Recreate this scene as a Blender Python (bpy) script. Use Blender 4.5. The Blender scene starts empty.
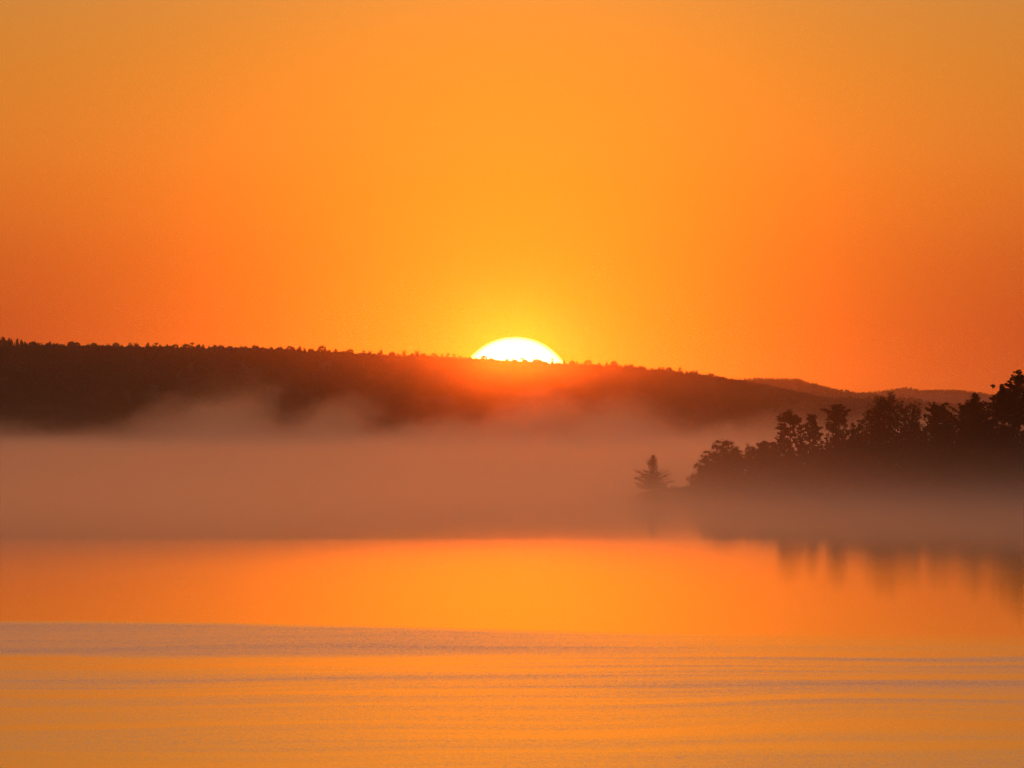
import bpy, math, random
import numpy as np

R = math.radians
random.seed(7)
rng = np.random.default_rng(7)
sc = bpy.context.scene
COL = sc.collection

# ------------------------------------------------------------------ camera
F = 5120.0          # focal length in pixels of a 1024 px wide frame
EYE = 8.5           # metres above the water
HORIZON = 445.0
cam_d = bpy.data.cameras.new('camera')
cam_d.sensor_width = 36.0
cam_d.lens = 36.0 * F / 1024.0
cam_d.clip_start = 1.0
cam_d.clip_end = 60000.0
cam = bpy.data.objects.new('camera', cam_d)
COL.objects.link(cam)
cam.location = (0, 0, EYE)
cam.rotation_euler = (R(90) + math.atan((HORIZON - 384) / F), 0, 0)
sc.camera = cam

# ------------------------------------------------------------------ render settings
sc.view_settings.view_transform = 'Standard'
sc.view_settings.look = 'None'
sc.view_settings.gamma = 1.0
sc.view_settings.exposure = 0.0
sc.view_settings.use_curve_mapping = False
sc.render.engine = 'CYCLES'
cy = sc.cycles
cy.use_denoising = True
cy.denoising_input_passes = 'RGB_ALBEDO'
cy.denoising_prefilter = 'NONE'
cy.max_bounces = 8
cy.diffuse_bounces = 2
cy.glossy_bounces = 3
cy.transmission_bounces = 2
cy.transparent_max_bounces = 8
cy.volume_bounces = 2
cy.sample_clamp_indirect = 3.0
cy.sample_clamp_direct = 0.0
cy.volume_max_steps = 256

# ------------------------------------------------------------------ node helpers
class NT:
    def __init__(s, tree):
        s.t = tree
        s.t.nodes.clear()
    def n(s, typ, **kw):
        nd = s.t.nodes.new(typ)
        for k, v in kw.items():
            setattr(nd, k, v)
        return nd
    def put(s, sock, v):
        if v is None:
            return
        if isinstance(v, bpy.types.NodeSocket):
            s.t.links.new(v, sock)
        else:
            sock.default_value = v
    def m(s, op, a, b=None, c=None, clamp=False):
        nd = s.n('ShaderNodeMath', operation=op, use_clamp=clamp)
        s.put(nd.inputs[0], a); s.put(nd.inputs[1], b); s.put(nd.inputs[2], c)
        return nd.outputs[0]
    def vm(s, op, a, b=None, out=0):
        nd = s.n('ShaderNodeVectorMath', operation=op)
        s.put(nd.inputs[0], a)
        if b is not None:
            if op == 'SCALE': s.put(nd.inputs[3], b)
            else: s.put(nd.inputs[1], b)
        return nd.outputs[out]
    def xyz(s, x, y, z):
        nd = s.n('ShaderNodeCombineXYZ')
        s.put(nd.inputs[0], x); s.put(nd.inputs[1], y); s.put(nd.inputs[2], z)
        return nd.outputs[0]
    def sep(s, v):
        nd = s.n('ShaderNodeSeparateXYZ'); s.put(nd.inputs[0], v)
        return nd.outputs
    def step(s, v, a, b, lo=0.0, hi=1.0):       # smooth step from a to b
        nd = s.n('ShaderNodeMapRange', interpolation_type='SMOOTHSTEP')
        s.put(nd.inputs['Value'], v)
        s.put(nd.inputs['From Min'], a); s.put(nd.inputs['From Max'], b)
        s.put(nd.inputs['To Min'], lo); s.put(nd.inputs['To Max'], hi)
        return nd.outputs[0]
    def noise(s, v, scale, detail=2.0, rough=0.5, out='Fac'):
        nd = s.n('ShaderNodeTexNoise')
        s.put(nd.inputs['Vector'], v)
        nd.inputs['Scale'].default_value = scale
        nd.inputs['Detail'].default_value = detail
        nd.inputs['Roughness'].default_value = rough
        return nd.outputs[out]
    def ramp(s, fac, stops, interp='LINEAR'):
        nd = s.n('ShaderNodeValToRGB'); cr = nd.color_ramp; cr.interpolation = interp
        while len(cr.elements) > 1: cr.elements.remove(cr.elements[-1])
        cr.elements[0].position = stops[0][0]; cr.elements[0].color = (*stops[0][1], 1)
        for p, c in stops[1:]:
            e = cr.elements.new(p); e.color = (*c, 1)
        s.put(nd.inputs[0], fac)
        return nd.outputs[0]

# ------------------------------------------------------------------ world: sunrise sky
SUN_PX, SUN_PY, SUN_R = 515.0, 396.0, 59.0
SUN_AZ = (SUN_PX - 512) / F
SUN_EL = (HORIZON - SUN_PY) / F
sun_dir = (math.sin(SUN_AZ) * math.cos(SUN_EL), math.cos(SUN_AZ) * math.cos(SUN_EL), math.sin(SUN_EL))

world = bpy.data.worlds.new('World')
sc.world = world
world.use_nodes = True
w = NT(world.node_tree)
out = w.n('ShaderNodeOutputWorld')
tc = w.n('ShaderNodeTexCoord').outputs['Generated']
d = w.vm('NORMALIZE', tc)
dx, dy, dz = w.sep(d)
up = w.m('MAXIMUM', dz, 0.0)
t = w.m('POWER', up, 0.5)
base = w.ramp(t, [
    (0.00, (.40, .048, .012)),
    (.09, (.37, .043, .012)),
    (.155, (.36, .042, .012)),
    (.20, (.46, .088, .015)),
    (.235, (.56, .150, .021)),
    (.291, (.53, .205, .038)),
    (.34, (.47, .210, .095)),
    (.42, (.38, .195, .170)),
    (.52, (.29, .172, .170)),
    (.66, (.20, .140, .145)),
    (.84, (.13, .105, .125)),
    (1.0, (.10, .090, .130))], 'CARDINAL')
# dimmer away from the sunrise side
side = w.step(dy, -0.7, 0.97, 0.14, 1.0)
base = w.vm('SCALE', base, side)
dist = w.vm('LENGTH', w.vm('SUBTRACT', d, sun_dir), out=1)
gl = w.m('EXPONENT', w.m('MULTIPLY', dist, -1 / 0.042))
glow = w.vm('SCALE', (1.85, .41, .0), gl)
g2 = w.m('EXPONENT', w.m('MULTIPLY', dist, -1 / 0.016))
added_glow = w.vm('SCALE', (3.0, .05, .0), g2)  # extra red around the sun, added to warm the mist and water
disc = w.step(dist, SUN_R / F - .00040, SUN_R / F + .00015, 1.0, 0.0)
core = w.step(dist, SUN_R / F - .0022, SUN_R / F - .0003, 1.0, 0.0)
sun_c = w.vm('ADD', w.vm('SCALE', (5.0, 3.2, .8), disc), w.vm('SCALE', (3.0, 2.6, 2.2), core))
# warm column of lit air standing above the sun
q = w.m('DIVIDE', w.m('SUBTRACT', dx, math.sin(SUN_AZ)), .052)
col = w.m('EXPONENT', w.m('SUBTRACT', w.m('MULTIPLY', w.m('MULTIPLY', q, q), -1.0), w.m('DIVIDE', up, .09)))
col = w.m('MULTIPLY', col, w.step(dy, .8, .98))
pillar = w.vm('SCALE', (.22, .100, .0), col)
cust = w.vm('ADD', w.vm('ADD', w.vm('ADD', base, pillar), glow), w.vm('ADD', added_glow, sun_c))
sky = w.n('ShaderNodeTexSky', sky_type='NISHITA')
sky.sun_disc = False
sky.sun_elevation = SUN_EL
sky.sun_rotation = SUN_AZ
sky.altitude = 0; sky.air_density = 1.5; sky.dust_density = 0.4; sky.ozone_density = 1.0
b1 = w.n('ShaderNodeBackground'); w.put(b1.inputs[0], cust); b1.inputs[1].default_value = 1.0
b2 = w.n('ShaderNodeBackground'); w.put(b2.inputs[0], sky.outputs[0]); b2.inputs[1].default_value = 0.006
ad = w.n('ShaderNodeAddShader')
w.put(ad.inputs[0], b1.outputs[0]); w.put(ad.inputs[1], b2.outputs[0])
w.put(out.inputs[0], ad.outputs[0])

# ------------------------------------------------------------------ sun
sd = bpy.data.lights.new('sun', 'SUN')
sd.energy = 0.07
sd.angle = R(0.22)          # only the cap of the disc that has cleared the ridge gives light
sd.color = (1.0, .085, .003)
so = bpy.data.objects.new('sun', sd)
COL.objects.link(so)
so.location = (20, 300, 60)
import mathutils
CAP_EL = (HORIZON - 348.5) / F
so.rotation_euler = mathutils.Vector((math.sin(SUN_AZ), math.cos(SUN_AZ), math.tan(CAP_EL))).to_track_quat('Z', 'Y').to_euler()

# ------------------------------------------------------------------ helpers
def at(px, py, D):
    return ((px - 512) / F * D, D, EYE + (HORIZON - py) / F * D)

def tag(o, label=None, cat=None, group=None, kind=None):
    if label: o['label'] = label
    if cat: o['category'] = cat
    if group: o['group'] = group
    if kind: o['kind'] = kind
    return o

def mesh_obj(name, V, Fc, mat, parent=None, smooth=False):
    me = bpy.data.meshes.new(name)
    me.from_pydata([tuple(v) for v in V], [], [tuple(f) for f in Fc])
    me.materials.append(mat)
    if smooth:
        me.polygons.foreach_set('use_smooth', [True] * len(me.polygons))
    me.update()
    o = bpy.data.objects.new(name, me)
    COL.objects.link(o)
    if parent: o.parent = parent
    return o

class Geo:
    def __init__(s): s.V = []; s.F = []
    def add(s, V, Fc):
        b = len(s.V)
        s.V.extend([tuple(v) for v in V]); s.F.extend([tuple(int(i) + b for i in f) for f in Fc])
    def tube(s, pts, rad, n=5):
        pts = [np.array(p, float) for p in pts]
        rings = []
        for i, p in enumerate(pts):
            a = pts[max(0, i - 1)]; b = pts[min(len(pts) - 1, i + 1)]
            t_ = b - a; t_ /= (np.linalg.norm(t_) + 1e-9)
            u = np.cross(t_, (0.31, 0.17, 0.93)); u /= (np.linalg.norm(u) + 1e-9)
            v = np.cross(t_, u)
            rings.append([p + rad[i] * (math.cos(k * 2 * math.pi / n) * u + math.sin(k * 2 * math.pi / n) * v) for k in range(n)])
        V = [q for r_ in rings for q in r_]
        Fc = []
        for i in range(len(pts) - 1):
            for k in range(n):
                Fc.append((i * n + k, i * n + (k + 1) % n, (i + 1) * n + (k + 1) % n, (i + 1) * n + k))
        Fc.append(tuple(range((len(pts) - 1) * n, len(pts) * n)))
        s.add(V, Fc)
    def leaves(s, C, size, long=1.6):
        """one small leaf-spray face per centre, turned at random"""
        C = np.asarray(C, float); n = len(C)
        if n == 0: return
        a = rng.normal(size=(n, 3)); a /= np.linalg.norm(a, axis=1)[:, None]
        b = np.cross(a, rng.normal(size=(n, 3))); b /= (np.linalg.norm(b, axis=1)[:, None] + 1e-9)
        sz = (size * rng.uniform(.55, 1.35, n))[:, None]
        V = np.stack([C - a * sz * long * .5, C + b * sz * .5, C + a * sz * long * .5, C - b * sz * .42], 1).reshape(-1, 3)
        idx = np.arange(n)[:, None] * 4 + np.arange(4)[None, :]
        s.add(V, idx)

# ------------------------------------------------------------------ materials
def leaf_mat(name, c1, c2, scale=.8):
    m_ = bpy.data.materials.new(name); m_.use_nodes = True
    k = NT(m_.node_tree)
    o = k.n('ShaderNodeOutputMaterial')
    p = k.n('ShaderNodeBsdfPrincipled')
    pos = k.n('ShaderNodeNewGeometry').outputs['Position']
    col = k.ramp(k.noise(pos, scale, 3), [(.3, c1), (.7, c2)])
    k.put(p.inputs['Base Color'], col)
    p.inputs['Roughness'].default_value = .75
    p.inputs['Specular IOR Level'].default_value = .25
    k.put(o.inputs[0], p.outputs[0])
    return m_

M_PINE = leaf_mat('pine_needles', (.030, .048, .018), (.060, .085, .032))
M_SPRUCE = leaf_mat('spruce_needles', (.025, .042, .022), (.050, .072, .034))
M_BROAD = leaf_mat('broad_leaves', (.040, .060, .016), (.085, .100, .030))
M_BARK = leaf_mat('bark', (.055, .038, .026), (.110, .080, .058), 3.0)
M_SOIL = leaf_mat('bank_earth', (.050, .045, .022), (.120, .095, .055), .5)
M_HILL = leaf_mat('forest_floor', (.020, .022, .012), (.024, .026, .014), .02)
M_FOREST = leaf_mat('distant_foliage', (.020, .026, .013), (.026, .032, .016), .02)

# ------------------------------------------------------------------ water
def water_mat():
    m_ = bpy.data.materials.new('lake_water'); m_.use_nodes = True
    k = NT(m_.node_tree)
    o = k.n('ShaderNodeOutputMaterial')
    p = k.n('ShaderNodeBsdfPrincipled')
    pos = k.n('ShaderNodeNewGeometry').outputs['Position']
    X, Y, Z = k.sep(pos)
    # wind-ruffled lanes lying across the lake (world metres)
    wob = k.noise(k.xyz(k.m('MULTIPLY', X, .05), k.m('MULTIPLY', Y, .02), 0.0), 1.0, 3)
    Yw = k.m('ADD', Y, k.m('MULTIPLY', k.m('SUBTRACT', wob, .5), 9.0))
    xs = k.step(X, -22.0, 20.0)                      # left .. right
    top1 = k.m('SUBTRACT', 246.0, k.m('MULTIPLY', xs, 20.0))
    lane1 = k.m('MULTIPLY', k.step(k.m('SUBTRACT', Yw, top1), -5.0, 3.5, 1.0, 0.0),
                k.step(Yw, 203.0, 210.0))
    lane1 = k.m('MULTIPLY', lane1, k.step(X, -7.0, 13.0, 1.0, .2))
    lane2 = k.m('MULTIPLY', k.step(Yw, 196.0, 188.0), k.step(Yw, 160.0, 178.0))
    lane3 = k.m('MULTIPLY', k.m('MULTIPLY', k.step(Yw, 230.0, 200.0), k.step(Yw, 168.0, 188.0)), k.step(X, -6.0, 8.0))
    Yc = k.m('ADD', Y, k.m('MULTIPLY', k.noise(k.xyz(k.m('MULTIPLY', X, .035), k.m('MULTIPLY', Y, .012), 7.0), 1.0, 2), 26.0))
    streak = k.noise(k.xyz(k.m('MULTIPLY', X, .03), k.m('MULTIPLY', Yc, .20), 3.0), 1.0, 3, .5)
    st = k.step(streak, .36, .66)
    streak2 = k.noise(k.xyz(k.m('MULTIPLY', X, .02), k.m('MULTIPLY', Yc, .12), 9.0), 1.0, 3, .6)
    st2 = k.step(streak2, .38, .62)
    near = k.step(Y, 236.0, 200.0)
    calm = k.step(Y, 462.0, 330.0, .0075, .0145)
    calm = k.m('MULTIPLY', calm, k.step(Y, 463.0, 456.0, .5, 1.0))
    amp = k.m('ADD', calm, k.m('MULTIPLY', near, k.m('ADD', .002, k.m('MULTIPLY', st, .023))))
    l1 = k.m('MULTIPLY', lane1, k.m('ADD', .066, k.m('MULTIPLY', st2, .035)))
    l2 = k.m('MULTIPLY', lane2, k.m('MULTIPLY', k.m('MULTIPLY', k.m('ADD', .4, st), k.m('ADD', .25, st2)), .042))
    l3 = k.m('MULTIPLY', lane3, k.m('MULTIPLY', k.m('ADD', .2, st), .056))
    amp = k.m('ADD', amp, k.m('MAXIMUM', l1, k.m('MAXIMUM', l2, l3)))
    # slopes: long-crested waves and fine ripples
    wv = k.noise(k.xyz(k.m('MULTIPLY', X, .05), k.m('MULTIPLY', Y, .50), 0.0), 1.0, 3, .6, 'Color')
    fn = k.noise(k.xyz(k.m('MULTIPLY', X, 7.0), k.m('MULTIPLY', Y, 14.0), 5.0), 1.0, 3, .6, 'Color')
    sl = k.vm('SUBTRACT', k.vm('ADD', k.vm('SCALE', wv, .45), k.vm('SCALE', fn, 1.55)), (1., 1., 1.))
    sx, sy, _ = k.sep(sl)
    ty = k.m('MULTIPLY', k.m('ABSOLUTE', sy), 4.0)   # slopes that face this shore are the ones seen
    ny = k.m('MULTIPLY', k.m('MULTIPLY', ty, amp), -1.0)
    nx = k.m('MULTIPLY', k.m('MULTIPLY', sx, amp), .6)
    nrm = k.vm('NORMALIZE', k.xyz(nx, ny, 1.0))
    k.put(p.inputs['Normal'], nrm)
    p.inputs['Base Color'].default_value = (.018, .022, .020, 1)
    p.inputs['Roughness'].default_value = .012
    p.inputs['IOR'].default_value = 1.33
    p.inputs['Coat Weight'].default_value = .6
    p.inputs['Coat IOR'].default_value = 1.33
    p.inputs['Coat Roughness'].default_value = .012
    k.put(p.inputs['Coat Normal'], nrm)
    k.put(o.inputs[0], p.outputs[0])
    return m_

wm = water_mat()
water = mesh_obj('water', [(-15000, -800, 0), (15000, -800, 0), (15000, 18500, 0), (-15000, 18500, 0)], [(0, 1, 2, 3)], wm)
tag(water, 'calm lake water mirroring the orange sunrise, ruffled in dull lanes', 'lake', kind='structure')

# ------------------------------------------------------------------ hills
def prof(pts):
    xs = [p[0] for p in pts]; ys = [p[1] for p in pts]
    return lambda x: np.interp(x, xs, ys)

def fbm(x, y, seed, octs=5, base=1.0):
    r_ = np.random.default_rng(seed); s_ = 0
    for i in range(octs):
        f = base * 2 ** i
        for _ in range(3):
            a = r_.uniform(0, 2 * math.pi); ph = r_.uniform(0, 2 * math.pi)
            s_ = s_ + np.sin((x * math.cos(a) + y * math.sin(a)) * f + ph) / (2 ** i) / 3
    return s_

HEIGHTS = {}
def hill(name, label, pts, D, front, back, canopy, x0, x1, nx=160, ny=40, seed=1, step=None):
    """a long wooded ridge: crest at distance D, its foot `front` metres nearer"""
    pr = prof(pts)
    def h(x, y):
        px = x / D * F + 512
        crest = EYE + (HORIZON - pr(px)) / F * D - canopy
        s_ = (y - D)
        k1 = np.clip((s_ + front) / front, 0, 1); k2 = np.clip((back - s_) / back, 0, 1)
        kk = np.where(s_ < 0, 1 - (1 - k1) ** 1.7, k2 ** .8)
        z = crest * kk + fbm(x, y, seed, 4, .006) * 5 * np.minimum(1, (1 - kk) * 6) * kk
        return z - 2.0 * (1 - kk)
    xs = np.linspace(x0, x1, nx); ys = np.concatenate([np.linspace(D - front, D, ny), np.linspace(D, D + back, ny // 2)[1:]])
    X, Y = np.meshgrid(xs, ys)
    Z = h(X, Y)
    V = np.stack([X, Y, Z], -1).reshape(-1, 3)
    m_, n_ = X.shape
    Fc = [(j * n_ + i, j * n_ + i + 1, (j + 1) * n_ + i + 1, (j + 1) * n_ + i) for j in range(m_ - 1) for i in range(n_ - 1)]
    o = mesh_obj(name, V, Fc, M_HILL, smooth=True)
    tag(o, label, 'hill', kind='structure')
    return h

def crown_shapes():
    """a few far-tree shapes: ragged conifers and rounded crowns, 1 m tall"""
    S = []
    r_ = np.random.default_rng(3)
    for q in range(8):
        V = []; Fc = []
        n = 7
        if q % 2 == 0:      # ragged conifer
            levels = [(0, .10), (.15, .34), (.3, .20), (.36, .28), (.52, .15), (.58, .21), (.75, .09), (.8, .12), (1, .01)]
        else:               # rounded
            levels = [(0, .10), (.2, .30), (.38, .40), (.6, .38), (.8, .30), (.93, .17), (1, .04)]
        for (z, rr) in levels:
            for k in range(n):
                a = 2 * math.pi * k / n
                rq = rr * r_.uniform(.65, 1.35)
                V.append((rq * math.cos(a), rq * math.sin(a), z + (r_.uniform(-.05, .05) if 0 < z < 1 else 0)))
        for i in range(len(levels) - 1):
            for k in range(n):
                Fc.append((i * n + k, i * n + (k + 1) % n, (i + 1) * n + (k + 1) % n, (i + 1) * n + k))
        Fc.append(tuple(range((len(levels) - 1) * n, len(levels) * n)))
        S.append((np.array(V), Fc))
    return S
SHAPES = crown_shapes()

def forest(name, label, h, D, x0, x1, count_crest, count_slope, front, hgt, group=None, skip=None):
    Vs = []; Fs = []; b = 0
    def put(x, y, H, kind, wide=1.0):
        nonlocal b
        V, Fc = SHAPES[kind]
        a = random.uniform(0, 6.28); ca, sa = math.cos(a), math.sin(a)
        wd = H * random.uniform(.75, 1.15) * wide
        W = np.empty_like(V)
        W[:, 0] = (V[:, 0] * ca - V[:, 1] * sa) * wd + x
        W[:, 1] = (V[:, 0] * sa + V[:, 1] * ca) * wd + y
        W[:, 2] = V[:, 2] * H + float(h(x, y)) - .05 * H
        Vs.append(W); Fs.extend([tuple(i + b for i in f) for f in Fc]); b += len(V)
    for _ in range(count_crest):
        x = random.uniform(x0, x1); y = D + random.gauss(0, 14)
        clump = .5 + .5 * math.sin(x * .11 * 4000 / D) * math.sin(x * .037 * 4000 / D + 1)
        put(x, y, hgt * (.48 + .56 * random.random() ** 1.6) * (.9 + .2 * clump), random.randrange(8), .46)
    for _ in range(count_slope):
        x = random.uniform(x0, x1); y = D - front * random.random() ** 1.3
        put(x, y - 30, hgt * random.uniform(.6, .85), random.randrange(8), 1.6)
    o = mesh_obj(name, np.concatenate(Vs), Fs, M_FOREST)
    tag(o, label, 'forest', kind='stuff')
    return o

A_pts = [(-900, 352), (-300, 347), (0, 345.5), (60, 344.5), (150, 346), (250, 347.5), (330, 350.5), (400, 355), (470, 358), (515, 360.5),
         (560, 362.5), (620, 365.5), (680, 371.5), (720, 377), (760, 384), (790, 391), (820, 397), (860, 398), (900, 402), (960, 409), (1060, 421), (1300, 436), (1800, 440)]
hA = hill('hill', 'long dark wooded ridge across the lake in front of the rising sun', A_pts, 4000, 900, 900, 7, -1200, 1100, 260, 40, 2)
forest('forest', 'dark mass of far woods covering the long ridge across the lake', hA, 4000, -640, 640, 1700, 9500, 850, 9.0)

L_pts = [(-900, 318), (-300, 327), (-80, 331), (0, 336.5), (15, 338), (30, 340.5), (50, 342.5), (80, 345), (120, 349), (300, 370), (600, 420), (900, 445)]
hL = hill('hill', 'paler wooded hill peeping over the left end of the dark ridge', L_pts, 5600, 500, 900, 9, -1700, 300, 120, 24, 3)
forest('forest', 'woods on the paler hill at the far left of the skyline', hL, 5600, -900, -350, 900, 300, 300, 10)

H_pts = [(400, 430), (700, 412), (820, 403), (860, 399), (880, 397.5), (900, 396), (915, 397), (930, 400), (950, 402.5), (975, 407), (1010, 412), (1100, 420), (1600, 436)]
hH = hill('hill', 'low rounded wooded hill between the dark ridge and the faint far ridge', H_pts, 5800, 700, 700, 8, -200, 1500, 140, 24, 4)
forest('forest', 'woods on the low rounded hill behind the point', hH, 5800, 350, 800, 1100, 600, 400, 9)

B_pts = [(300, 420), (600, 395), (700, 384), (740, 380.5), (757, 379), (775, 378.8), (792, 379), (805, 381), (820, 385.5), (835, 389.5), (850, 392), (870, 394.5), (920, 402), (1000, 412), (1300, 430)]
hB = hill('hill', 'hazy wooded ridge rising just right of where the dark ridge ends', B_pts, 10500, 900, 900, 9, -600, 2100, 160, 24, 5)
forest('forest', 'woods along the hazy middle ridge', hB, 10500, 330, 920, 1500, 400, 400, 13)

C_pts = [(500, 410), (760, 402), (850, 396), (870, 392.5), (885, 390.5), (897, 388.5), (905, 387.6), (911, 388), (918, 390.2), (930, 390.4), (942, 389.8), (955, 390.3), (972, 392.5), (990, 394), (1024, 397), (1200, 405), (1700, 425)]
hC = hill('hill', 'faintest far ridge with a small peak, low on the right skyline', C_pts, 15000, 1000, 1000, 8, 0, 3400, 160, 24, 6)
forest('forest', 'woods on the faintest far ridge at the right', hC, 15000, 900, 1760, 1500, 300, 400, 12)

# single trees that stand up above the dark ridge's skyline
def far_tree_mesh(k):
    g = Geo()
    g.tube([(0, 0, -.12), (0, 0, .5), (0, 0, .9)], [.03, .022, .008], 5)
    if k == 0:          # pointed conifer
        for i in range(12):
            z = .22 + .76 * i / 12; rr = .24 * (1 - i / 12.5)
            C = np.array([(rr * math.cos(a) * q, rr * math.sin(a) * q, z - .04 * q) for a in np.linspace(0, 6.28, 7, endpoint=False) + i for q in (.35, .8)])
            g.leaves(C, .085)
    elif k == 1:        # round crown
        P = rng.normal(size=(170, 3)); P /= np.linalg.norm(P, axis=1)[:, None]
        P *= rng.uniform(.4, 1, 170)[:, None] ** .5
        g.leaves(P * (.27, .27, .33) + (0, 0, .66), .10)
    elif k == 2:        # pine with gaps
        for cx_, cz_, rr in ((.0, .92, .13), (-.14, .72, .13), (.15, .62, .14), (.0, .48, .12)):
            P = rng.normal(size=(50, 3)) * .45
            g.leaves(P * (rr, rr, rr * .6) + (cx_, 0, cz_), .075)
    else:               # narrow column
        P = rng.normal(size=(120, 3)) * .42
        g.leaves(P * (.16, .16, .36) + (0, 0, .62), .085)
    me = bpy.data.meshes.new('ridge_tree')
    me.from_pydata(g.V, [], g.F); me.materials.append(M_FOREST); me.update()
    return me
FAR = [far_tree_mesh(k) for k in range(4)]
prA = prof(A_pts)
special = {404: (3, 5.5), 417: (3, 6.5), 381: (0, 5.0), 300: (0, 4.0), 322: (1, 5.0), 290: (1, 3.5), 148: (0, 4), 192: (2, 4), 484: (1, 4), 491: (0, 3.5),
           536: (1, 3.5), 552: (2, 4), 588: (1, 4.2), 607: (0, 3.5), 614: (1, 4.5), 693: (1, 3.2), 697: (0, 4), 711: (1, 3.2), 50: (0, 4), 32: (1, 3.8), 22: (0, 4)}
spots = dict(special)
x_ = 3
while x_ < 800:
    if all(abs(x_ - q) > 5 for q in special):
        spots[x_] = (random.choice([0, 0, 1, 1, 2, 3]), random.uniform(1.4, 4.0) if x_ < 720 else random.uniform(.4, 1.5))
    x_ += random.choice([6, 8, 9, 11, 14])
for px, (k, proud) in sorted(spots.items()):
    o = bpy.data.objects.new('ridge_tree', FAR[k]); COL.objects.link(o)
    D = 3960.0
    topz = EYE + (HORIZON - (float(prA(px)) - proud)) / F * D
    x = (px - 512) / F * D
    base_z = float(hA(x, D)) - .3
    H = topz - base_z
    o.location = (x, D, base_z); o.scale = (H * 1.1, H * 1.1, H); o.rotation_euler = (0, 0, random.uniform(0, 6.28))
    if px in (404, 417):
        lab = ('shorter' if px == 404 else 'taller') + ' of two far trees standing proud of the ridge left of the sun'
    elif px < 200: lab = 'tiny far treetop on the dark ridge skyline at the far left'
    elif px < 465: lab = 'tiny far treetop on the dark ridge skyline left of the sun'
    elif px <= 565: lab = 'tiny far treetop on the ridge cut out against the sun disc'
    else: lab = 'tiny far treetop on the ridge where it falls away right of the sun'
    tag(o, lab, 'tree', 'single trees on the skyline of the dark ridge')

# ------------------------------------------------------------------ the wooded point
PD = 800.0
def land_h(x, y):
    """height of the low point of land; x, y in metres"""
    px = x / PD * F + 512
    crest = np.interp(px, [560, 618, 628, 640, 655, 668, 678, 700, 760, 830, 900, 1000, 1200, 1800],
                      [-1.5, -.6, .3, 1.25, 1.7, 1.6, 1.95, 2.3, 3.2, 4.0, 5.0, 6.0, 9.0, 14.0])
    half = np.interp(px, [600, 640, 700, 900, 1200, 1800], [6, 12, 20, 45, 80, 160])
    yc = PD + np.interp(px, [600, 700, 900, 1800], [0, 8, 28, 130])
    k = np.clip(1 - ((y - yc) / half) ** 2, -1, 1)
    k = np.where((k > 0) & (crest > 0), np.abs(k) ** .6, -np.abs(k)) * np.where(crest > 0, 1, -1)
    k = np.where(crest > 0, k, 1.0)
    return crest * k + fbm(x, y, 9, 3, .5) * .12 * np.clip(k, 0, 1) - .15
xs = np.linspace(8, 260, 200); ys = np.linspace(740, 1080, 120)
X, Y = np.meshgrid(xs, ys); Z = np.maximum(land_h(X, Y), -2.5)
V = np.stack([X, Y, Z], -1).reshape(-1, 3); n_ = 200
Fc = [(j * n_ + i, j * n_ + i + 1, (j + 1) * n_ + i + 1, (j + 1) * n_ + i) for j in range(119) for i in range(n_ - 1)]
land = mesh_obj('ground', V, Fc, M_SOIL, smooth=True)
tag(land, 'low dark point of land reaching into the misty lake from the right', 'shore', kind='structure')

def root(name, loc, label, cat, group):
    e = bpy.data.objects.new(name, None); COL.objects.link(e); e.location = loc
    e.empty_display_size = .5
    return tag(e, label, cat, group)

def bend(H, lean, wob=.02):
    ax, ay = random.uniform(-1, 1) * wob * H, random.uniform(-1, 1) * wob * H
    return lambda t_: np.array([lean * H * t_ + ax * math.sin(3.0 * t_), ay * math.sin(2.6 * t_), H * t_])

def clump(P, r, flat, n, leaf, g, long=1.6):
    """a ragged pad of foliage made of sub-tufts"""
    P = np.array(P, float)
    k = max(3, int(n / 22))
    sub = rng.normal(size=(k, 3)); sub /= np.linalg.norm(sub, axis=1)[:, None]
    sub *= (rng.uniform(.2, 1.45, k) ** .8)[:, None]
    for q in sub:
        c = P + q * (r, r, r * flat)
        m_ = int(n / k)
        pts = rng.normal(size=(m_, 3)) * (r * .19, r * .19, r * .15 * max(flat, .5)) + c
        g.leaves(pts, leaf, long)

def make_pine(e, H, W, base=.45, pads=None, lean=0., flat=.45, dens=1.0, leaf=.19, stem=1.0):
    """open-crowned pine: bare trunk, limbs, separate pads. pads: (side fraction, height fraction, radius m)"""
    tr = Geo(); cr = Geo()
    f = bend(H, lean)
    ts = np.linspace(0, .97, 9)
    tr.tube([f(q) - (0, 0, .4 if q == 0 else 0) for q in ts], [(H * .011 * (1 - .8 * q) + .03) * stem for q in ts], 7)
    if pads is None:
        pads = []
        n = int(9 + H * .5)
        for i in range(n):
            hh = base + (1 - base) * (i + .5) / n
            rr = .5 * (1 - ((hh - base) / (1 - base)) ** 2.2 * .75) * random.uniform(.55, 1.1)
            pads.append((rr * random.choice([-1, 1]), hh, W * random.uniform(.12, .2)))
        pads.append((0, .96, W * .16))
    for (s_, hh, r_) in pads:
        a = random.uniform(-.5, .5)
        tip = f(hh) + np.array([s_ * W * math.cos(a), abs(s_) * W * math.sin(a) * random.choice([-1, 1]) + random.uniform(-.3, .3), 0])
        st = f(max(.05, hh - abs(s_) * W / H * .5 - .03))
        mid = (st + tip) / 2 + np.array([0, 0, -.03 * abs(s_) * W])
        tr.tube([st, mid, tip], [H * .006 + .02, H * .004 + .02, .02], 4)
        clump(tip, r_, flat, int((80 + 190 * r_ * r_) * dens * 1.6), leaf, cr)
        for q in (.45, .75):                      # foliage set back along the limb
            if r_ > .45: clump(st + (tip - st) * q, r_ * .6, flat, int(80 * dens), leaf, cr)
    mesh_obj('trunk', tr.V, tr.F, M_BARK, e); mesh_obj('crown', cr.V, cr.F, M_PINE, e)

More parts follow.
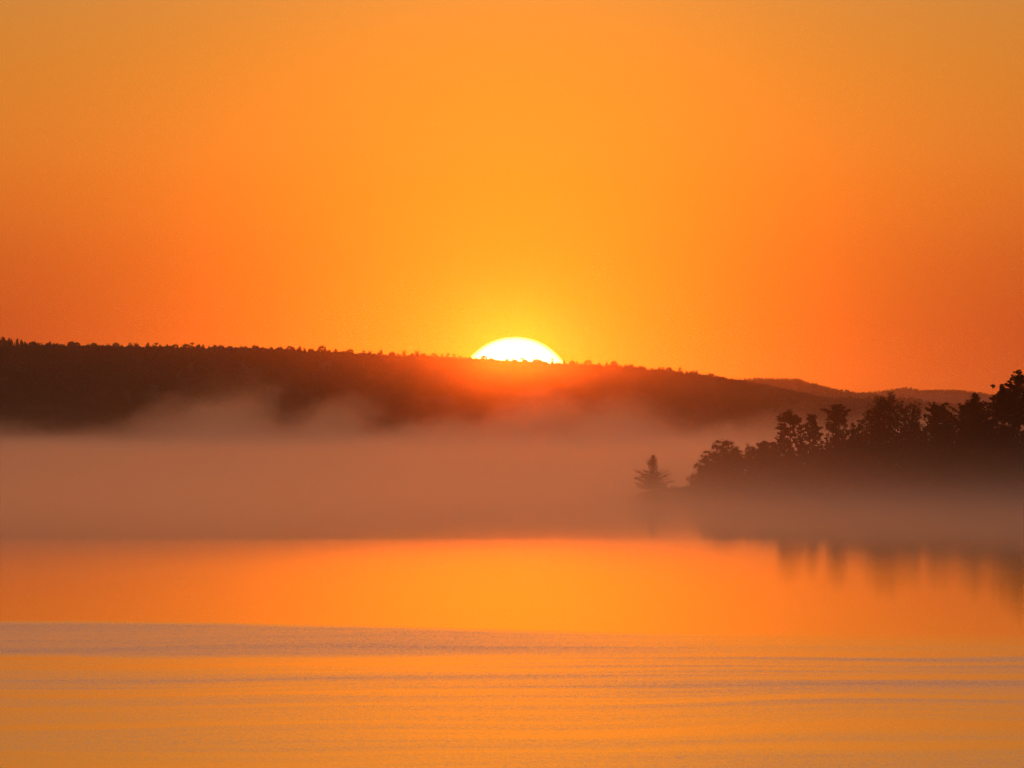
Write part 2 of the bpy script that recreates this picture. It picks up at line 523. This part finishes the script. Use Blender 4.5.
def make_conifer(e, H, W, prof_f, base=.08, rise=.1, leaf=.26, step=.28, jitter=.3, lean=0., nb=7):
    """spruce-like: whorls of boughs set with sprays; prof_f(t) gives the half width fraction"""
    tr = Geo(); cr = Geo()
    f = bend(H, lean, .01)
    ts = np.linspace(0, .98, 8)
    tr.tube([f(q) - (0, 0, .4 if q == 0 else 0) for q in ts], [H * .013 * (1 - .85 * q) + .02 for q in ts], 6)
    z = base * H; off = 0
    while z < H * .97:
        t_ = z / H
        for k in range(nb):
            a = off + k * 2 * math.pi / nb + random.uniform(-.3, .3)
            L = prof_f(t_) * W * .5 * random.uniform(1 - jitter, 1 + jitter)
            if L < .12: L = .12
            st = f(t_); dirv = np.array([math.cos(a), math.sin(a), 0])
            rs = rise + .5 * t_
            m_ = max(3, int(L / .13))
            q = np.linspace(.12, 1, m_)
            pts = st + dirv * (q * L)[:, None] + np.array([0, 0, 1.0]) * (q * L * rs * .6 + (q ** 2) * L * rs * .6 - .08 * L)[:, None]
            tr.tube([st, pts[m_ // 2], pts[-1]], [.03 + L * .01, .02, .01], 4)
            rep = np.repeat(pts, 4, 0)
            rep = rep + rng.normal(size=rep.shape) * (.10, .10, .07)
            cr.leaves(rep, leaf, 1.9)
        z += step * random.uniform(.75, 1.25); off += 1.1
    top = np.array([f(q) for q in np.linspace(.9, 1.0, 8)]) + rng.normal(size=(8, 3)) * .04
    cr.leaves(top, leaf * .7, 2)
    mesh_obj('trunk', tr.V, tr.F, M_BARK, e); mesh_obj('crown', cr.V, cr.F, M_SPRUCE, e)

def make_broad(e, H, W, low=.2, dens=1.0, leaf=.22, lobes=None, lean=0.):
    tr = Geo(); cr = Geo()
    f = bend(H, lean)
    ts = np.linspace(0, .7, 6)
    tr.tube([f(q) - (0, 0, .4 if q == 0 else 0) for q in ts], [H * .014 * (1 - q) + .03 for q in ts], 7)
    n = lobes or int(12 + W * H * .28)
    for i in range(n):
        t_ = (i + .5) / n
        hh = low + (1 - low) * t_
        env = math.sqrt(max(.05, 1 - (abs(t_ - .38) / .66) ** 2.2))
        a = i * 2.4 + random.uniform(-.4, .4)
        rr = W * .5 * env * random.uniform(.45, .92)
        r_ = W * random.uniform(.12, .19)
        P = f(hh) * (1, 1, 1) + np.array([rr * math.cos(a), rr * math.sin(a), -r_ * .5])
        st = f(min(.68, max(.12, hh - .22)))
        tr.tube([st, (st + P) / 2 + (0, 0, .1), P], [H * .007 + .02, H * .004 + .02, .02], 4)
        clump(P, r_ * 1.35, .8, int((90 + 220 * r_ * r_) * dens), leaf, cr, 1.3)
    # inner twigs and leaves
    m_ = int(W * H * W * 2.2 * dens) + 60
    P = rng.normal(size=(m_, 3)); P /= np.linalg.norm(P, axis=1)[:, None]
    P *= (rng.uniform(0, 1, m_) ** .4)[:, None]
    P = P * (W * .40, W * .40, H * (1 - low) * .44) + (0, 0, H * (low + (1 - low) * .47))
    cr.leaves(P, leaf * 1.1, 1.3)
    mesh_obj('trunk', tr.V, tr.F, M_BARK, e); mesh_obj('crown', cr.V, cr.F, M_BROAD, e)

S = PD / F      # metres per pixel at the point
def place(px, top, D, sink=0.0):
    x = (px - 512) / F * D
    z0 = float(land_h(np.array(x), np.array(D))) - .05
    z0 = max(z0, .1) - sink
    zt = EYE + (HORIZON - top) / F * D
    return (x, D, z0), zt - z0
G1 = 'trees of the wooded point'

# lone small tree out on the tip
loc, H = place(652, 455, 800)
e = root('pine_tree', loc, 'small lone misty tree with upswept boughs on the tip of the point', 'tree', None)
make_conifer(e, H, 34 * S, lambda t_: float(np.interp(t_, [0, .1, .22, .36, .43, .48, .53, .60, .75, .85, .93, 1], [.6, .72, .98, .84, .86, .60, .30, .27, .30, .18, .10, .03])), .08, .05, .15, .30, .38, .03, 6)

def T(kind, px, top, wpx, label, D=800, name=None, **kw):
    loc, H = place(px, top, D)
    W = wpx / F * D
    nm = name or {'pine': 'pine_tree', 'conifer': 'spruce_tree', 'broad': 'broadleaf_tree'}[kind]
    e = root(nm, loc, label, 'tree', G1)
    if kind == 'pine': make_pine(e, H, W, **kw)
    elif kind == 'conifer': make_conifer(e, H, W, kw.pop('prof', lambda t_: 1 - t_ * .95), **kw)
    else: make_broad(e, H, W, **kw)
    return e

T('broad', 695, 473, 14, 'lowest small rounded tree at the left edge of the wooded point', 797, low=.05)
T('broad', 706, 457, 22, 'rounded tree second from the left edge of the wood on the point', 799, low=.05)
T('broad', 724, 441.5, 36, 'tall domed broadleaf tree heading the left end of the wood', 801, low=.08)
T('broad', 739, 449, 14, 'small round crown tucked right of the domed broadleaf tree', 803, low=.1)
T('broad', 749, 444.5, 15, 'narrow rounded tree between the domed broadleaf and the little spire', 801, low=.1)
T('conifer', 763, 442, 14, 'little thin spire of a conifer left of the tall two-lobed pine', 802, base=.25, leaf=.2)
T('broad', 775, 442, 24, 'dense bushy tree at the foot of the tall two-lobed pine', 800, low=.05)
T('pine', 790, 411, 26, 'tall bare-stemmed pine with a flat two-lobed crown', 804, flat=.55,
  pads=[(-.20, .90, 1.15), (.20, .90, 1.05), (-.05, .955, .9), (.02, .85, .9), (.30, .84, .5), (-.32, .81, .55), (-.38, .755, .55), (-.2, .75, .6), (.14, .76, .6),
        (-.40, .66, .6), (-.22, .69, .6), (.16, .67, .5), (-.46, .60, .6), (-.30, .575, .6), (.2, .58, .5)])
T('broad', 800, 425, 15, 'round-headed tree wedged between the two bare-stemmed pines', 801, low=.3)
T('pine', 812, 413, 20, 'thin ragged pine with a gap of sky beside its bare stem', 805, flat=.6,
  pads=[(0, .955, .65), (-.05, .90, .75), (.05, .86, .7), (-.25, .80, .7), (.12, .79, .65), (.35, .76, .5), (-.28, .73, .65), (.05, .71, .7), (.3, .66, .6), (.45, .68, .4), (-.1, .64, .6), (.25, .60, .6), (-.3, .6, .5)])
T('pine', 837, 403, 27, 'flat-topped pine with wide upswept arms above a bushy crown', 802, flat=.42,
  pads=[(.02, .965, .45), (.14, .975, .35), (-.08, .945, .5), (.08, .93, .55), (.22, .94, .35), (-.02, .905, .6), (.16, .90, .5), (-.22, .89, .4), (-.36, .90, .35), (-.5, .915, .28), (.30, .88, .45), (.42, .895, .35), (.5, .905, .22), (-.12, .87, .6), (-.3, .865, .4), (.1, .85, .7), (.3, .845, .5), (-.05, .81, .9), (.22, .80, .8), (-.25, .80, .7)])
T('broad', 838, 415, 30, 'thick bushy crown just below the arms of the flat-topped pine', 800, low=.15)
T('broad', 857, 420.5, 18, 'low rounded tree filling the dip left of the biggest broadleaf', 800, low=.2)
T('broad', 852, 432, 16, 'squat tree half hidden low in the dip left of the biggest broadleaf', 797, low=.1)
T('broad', 885, 396.5, 40, 'biggest broad airy crown in the middle of the wooded point', 805, low=.28, dens=1.1, leaf=.19)
T('broad', 873, 410, 24, 'left shoulder crown leaning out of the biggest broadleaf', 802, low=.2)
T('broad', 911, 404.5, 26, 'rounded leafy tree close right of the biggest broadleaf', 803, low=.25, dens=1.4, leaf=.19)
T('broad', 921, 424, 18, 'low tree in the notch right of the rounded leafy tree', 799, low=.1)
T('pine', 938, 401, 24, 'open pine whose branches fork upward in a ragged V', 804, flat=.5,
  pads=[(-.18, .945, .6), (-.10, .91, .6), (.32, .955, .4), (.40, .965, .35), (.20, .93, .45), (.10, .90, .5), (-.34, .885, .55), (-.42, .87, .4), (0, .87, .8), (.28, .88, .5), (-.2, .84, .7), (.38, .85, .4), (.1, .82, .8), (-.1, .78, .9), (.25, .77, .8), (-.4, .76, .6), (.35, .71, .8), (-.2, .70, .9), (-.5, .80, .4), (-.05, .64, 1.0), (.2, .6, 1.0), (-.3, .62, .9)])
T('broad', 953, 409, 9, 'slim small-headed tree between the forked pine and the tall spruce', 803, low=.5, lobes=14)
T('conifer', 963, 405, 16, 'low conifer tip at the left shoulder of the tall spruce', 802, base=.2)
T('conifer', 975, 391.5, 46, 'tall pointed spruce with tiered boughs', 803, base=.15, jitter=.5, nb=7, step=.45,
  prof=lambda t_: float(np.interp(t_, [0, .6, .68, .74, .79, .83, .87, .91, .95, 1], [1.0, .95, .80, .62, .42, .24, .20, .14, .05, .02])))
T('pine', 1003, 383, 26, 'ragged left-hand leader reaching out of the largest pine', 804, flat=.5,
  pads=[(-.02, .965, .45), (.02, .93, .6), (-.08, .90, .65), (.2, .89, .8), (-.18, .865, .6), (.1, .85, .9), (-.3, .83, .5), (-.44, .825, .5), (-.1, .80, .9), (.3, .80, 1.0), (-.35, .77, .6), (-.5, .765, .35), (0, .74, 1.1), (-.25, .71, .9), (.3, .70, 1.1), (-.4, .66, .8), (0, .65, 1.2)])
T('pine', 1019, 370, 37, 'largest and tallest pine rising at the right edge of the picture', 808, flat=.6,
  pads=[(-.02, .975, .5), (.05, .95, .6), (-.10, .93, .6), (.1, .92, .8), (-.17, .90, .55), (0, .88, .9), (-.26, .87, .5), (-.3, .85, .5), (.25, .85, 1.0), (-.18, .83, .8), (.05, .80, 1.1), (-.36, .79, .6), (-.26, .77, .8), (.3, .77, 1.1),
        (-.1, .73, 1.4), (.15, .71, 1.5), (-.35, .70, 1.2), (.38, .68, 1.4), (-.2, .65, 1.5), (.1, .62, 1.6), (-.4, .61, 1.2), (-.1, .56, 1.6), (.3, .57, 1.6), (-.35, .53, 1.4), (.1, .5, 1.6)])
e = T('pine', 992.6, 384.5, 4, 'thin bare stem with one small tuft on top beside the largest pine', 812, name='sapling', flat=.9, leaf=.2, stem=.22,
  pads=[(0, .985, .34)])
for (px, top, wd, D, k) in [(1046, 376, 44, 812, 'pine'), (1082, 384, 40, 815, 'broad'), (1112, 372, 38, 820, 'conifer'), (1150, 380, 46, 824, 'broad')]:
    T(k, px, top, wd, 'big dark tree of the wood just beyond the right edge', D)

T('broad', 946, 422, 22, 'low rounded tree under the right side of the forked pine', 800, low=.1)
T('broad', 934, 417, 26, 'spreading bushy tree under the left side of the forked pine', 801, low=.1)
T('broad', 974, 414, 38, 'broad dark bushy tree spreading around the foot of the tall spruce', 801, low=.1, dens=1.3)
T('broad', 992, 417, 20, 'bushy tree between the tall spruce and the largest pine', 801, low=.15)
T('broad', 1012, 412, 28, 'dense leafy tree standing in front of the stem of the largest pine', 801, low=.1)
# understory filling the wood
under = []
for px in range(708, 1130, 11):
    under.append((px + random.uniform(-4, 4), random.uniform(448, 458) - (px - 700) * .035, random.uniform(18, 26), 795 + (px - 700) * .018 + random.uniform(-2, 3)))
for px in range(760, 1130, 13):
    under.append((px + random.uniform(-4, 4), (random.uniform(437, 446) if px < 862 else random.uniform(428, 440)) - (px - 760) * .045, random.uniform(18, 26), 812 + (px - 700) * .02 + random.uniform(-2, 6)))
for px in range(704, 1130, 15):
    under.append((px + random.uniform(-4, 4), random.uniform(466, 474) - (px - 700) * .02, random.uniform(16, 24), 791 + (px - 700) * .0 + random.uniform(-2, 2)))
for (px, top, wd, D) in under:
    loc, H = place(px, top, D)
    e = root('bush', loc, 'dark leafy undergrowth massed beneath the trees of the point', 'bush', 'undergrowth of the wooded point')
    make_broad(e, max(H, 2.0), wd / F * D, low=.02, dens=.7, leaf=.30, lobes=16)
# low scrub on the bare tip
for (px, top, wd, D) in [(664, 484, 5, 799), (673, 486, 6, 800), (668, 487, 5, 797), (680, 487, 6, 796)]:
    loc, H = place(px, top, D)
    e = root('bush', loc, 'sparse low scrub on the bank between the lone tree and the wood', 'bush', 'scrub on the bare tip of the point')
    make_broad(e, max(H, .5), wd / F * D, low=.0, dens=.5, leaf=.16, lobes=7)

# ------------------------------------------------------------------ air: even haze over the whole scene
def box(name, a, b, mat):
    V = [(x, y, z) for z in (a[2], b[2]) for y in (a[1], b[1]) for x in (a[0], b[0])]
    Fc = [(0, 2, 3, 1), (4, 5, 7, 6), (0, 1, 5, 4), (2, 6, 7, 3), (0, 4, 6, 2), (1, 3, 7, 5)]
    return mesh_obj(name, V, Fc, mat)
hm = bpy.data.materials.new('haze_air'); hm.use_nodes = True
k = NT(hm.node_tree)
o_ = k.n('ShaderNodeOutputMaterial'); pv = k.n('ShaderNodeVolumePrincipled')
pv.inputs['Color'].default_value = (.92, .90, .90, 1)
pv.inputs['Density'].default_value = 1.6e-5
pv.inputs['Anisotropy'].default_value = .95
k.put(o_.inputs['Volume'], pv.outputs[0])
haze = box('haze', (-16000, -900, -14), (16000, 19000, 260), hm)
tag(haze, 'thin even morning haze over the whole lake', 'haze', kind='stuff')

# ------------------------------------------------------------------ mist lying on the lake
fm = bpy.data.materials.new('mist_air'); fm.use_nodes = True
k = NT(fm.node_tree)
o_ = k.n('ShaderNodeOutputMaterial'); pv = k.n('ShaderNodeVolumePrincipled')
pos = k.n('ShaderNodeNewGeometry').outputs['Position']
X, Y, Z = k.sep(pos)
nlow = k.noise(k.vm('MULTIPLY', pos, (.006, .0025, .0)), 1.0, 3, .55)
nmid = k.noise(k.vm('MULTIPLY', pos, (.030, .0060, .05)), 1.0, 3, .6)
# thin sheet close to the water
edge = k.step(Y, 425.0, 470.0)
sheet = k.m('MULTIPLY', k.m('EXPONENT', k.m('DIVIDE', Z, -2.5)), .010)
sheet = k.m('MULTIPLY', sheet, k.m('MULTIPLY', edge, k.m('ADD', .55, k.m('MULTIPLY', nlow, .9))))
# feathers of it drifting nearer at both sides
fe = k.m('MULTIPLY', k.step(Y, 270.0, 430.0), k.m('ADD', k.step(X, -12.0, -36.0), k.m('MULTIPLY', k.step(X, 14.0, 40.0), .6)))
fe = k.m('MULTIPLY', k.m('MULTIPLY', fe, k.m('EXPONENT', k.m('DIVIDE', Z, -1.6))), .006)
sheet = k.m('ADD', sheet, k.m('MULTIPLY', fe, k.step(Y, 470.0, 425.0)))
# a thicker breath of it around the tip of the point
puff = k.m('MULTIPLY', k.m('MULTIPLY', k.m('EXPONENT', k.m('DIVIDE', Z, -5.0)), .0019), k.step(X, 74.0, 18.0))
sheet = k.m('ADD', sheet, k.m('MULTIPLY', puff, k.m('MULTIPLY', k.m('MULTIPLY', k.step(Y, 470.0, 640.0), k.step(Y, 1050.0, 850.0)), k.step(X, 4.0, 16.0))))
# deep bank further out
far = k.step(Y, 860.0, 1300.0)
topz = k.m('ADD', 7.0, k.m('MULTIPLY', k.m('SUBTRACT', Y, 1300.0), .0017))
grow = k.m('MULTIPLY', k.m('SUBTRACT', Y, 900.0), .0068)
topz = k.m('ADD', topz, k.m('MULTIPLY', k.m('SUBTRACT', nmid, .5), grow))
topz = k.m('ADD', topz, k.m('MULTIPLY', k.m('SUBTRACT', nlow, .5), 4.0))
soft = k.m('ADD', .5, k.m('MULTIPLY', k.m('SUBTRACT', Y, 1300.0), .0012))
tail = k.m('EXPONENT', k.m('MULTIPLY', k.m('DIVIDE', k.m('MAXIMUM', k.m('SUBTRACT', Z, topz), 0.0), soft), -1.0))
bank = k.m('MULTIPLY', tail, .0028)
bank = k.m('MULTIPLY', bank, far)
# rising plumes: their height along the bank
fc = k.n('ShaderNodeFloatCurve')
pl = [(-60, 5), (60, 6), (100, 10), (140, 26), (175, 33), (215, 26), (245, 13), (262, 17), (290, 27), (315, 27), (340, 13), (385, 15), (410, 20), (430, 20), (460, 27),
      (490, 29), (520, 26), (545, 24), (575, 27), (605, 25), (640, 18), (680, 14), (720, 20), (780, 15), (860, 20), (940, 14), (1100, 10)]
cv = fc.mapping.curves[0]
PX0, PX1 = -60.0, 1100.0
for i, (px, hz) in enumerate(pl):
    u = (px - PX0) / (PX1 - PX0); v_ = hz / 45.0
    if i == 0: cv.points[0].location = (0, v_)
    elif i == len(pl) - 1: cv.points[-1].location = (1, v_)
    else: cv.points.new(u, v_)
fc.mapping.update()
YP = 2500.0
xw = k.m('ADD', X, k.m('MULTIPLY', k.m('SUBTRACT', k.noise(k.vm('MULTIPLY', pos, (.02, .004, .05)), 1.0, 4), .5), 60.0))
xw = k.m('ADD', xw, k.m('MULTIPLY', Z, -.9))           # plumes lean with the drift
u = k.m('DIVIDE', k.m('SUBTRACT', k.m('ADD', k.m('MULTIPLY', xw, F / YP), 512.0), PX0), PX1 - PX0, clamp=True)
k.put(fc.inputs['Value'], u)
ph = k.m('MULTIPLY', fc.outputs[0], 45.0)
ph = k.m('MULTIPLY', ph, k.m('ADD', .35, k.m('MULTIPLY', nmid, 1.3)))
fall = k.step(k.m('SUBTRACT', Z, ph), 9.0, -14.0)
plume = k.m('MULTIPLY', fall, k.m('MULTIPLY', k.step(Y, 2050.0, 2300.0), k.step(Y, 2950.0, 2700.0)))
plume = k.m('MULTIPLY', plume, k.m('MULTIPLY', k.m('ADD', .1, k.m('MULTIPLY', nmid, 1.5)), .0025))
n1 = k.noise(k.vm('MULTIPLY', pos, (.030, .0012, .020)), 1.0, 4, .55)
rag = k.m('ADD', 7.0, k.m('MULTIPLY', k.step(n1, .36, .68), 15.0))
rag = k.m('MULTIPLY', k.step(k.m('SUBTRACT', Z, rag), 4.0, -5.0), .0017)
rag = k.m('MULTIPLY', rag, k.m('MULTIPLY', k.step(Y, 2300.0, 2500.0), k.step(Y, 3000.0, 2800.0)))
dens = k.m('ADD', k.m('ADD', sheet, rag), k.m('ADD', bank, plume))
k.put(pv.inputs['Density'], dens)
pv.inputs['Color'].default_value = (.97, .93, .95, 1)
pv.inputs['Anisotropy'].default_value = .93
# thin veil added to make the glow below the sun: scatters almost straight forward
veil = k.m('MULTIPLY', k.m('MULTIPLY', k.step(Y, 270.0, 300.0), k.step(Y, 3050.0, 2600.0)), k.m('MULTIPLY', k.step(Z, 62.0, 20.0), 6.0e-5))
vs = k.n('ShaderNodeVolumeScatter')
vs.inputs['Color'].default_value = (1, .96, .94, 1)
vs.inputs['Anisotropy'].default_value = .987
k.put(vs.inputs['Density'], veil)
av = k.n('ShaderNodeAddShader'); k.put(av.inputs[0], pv.outputs[0]); k.put(av.inputs[1], vs.outputs[0])
k.put(o_.inputs['Volume'], av.outputs[0])
fog = box('mist', (-520, 268, .02), (560, 3050, 62), fm)
tag(fog, 'bank of low morning mist lying on the lake, rising in soft plumes', 'mist', kind='stuff')
fm.cycles.volume_step_rate = 1.0
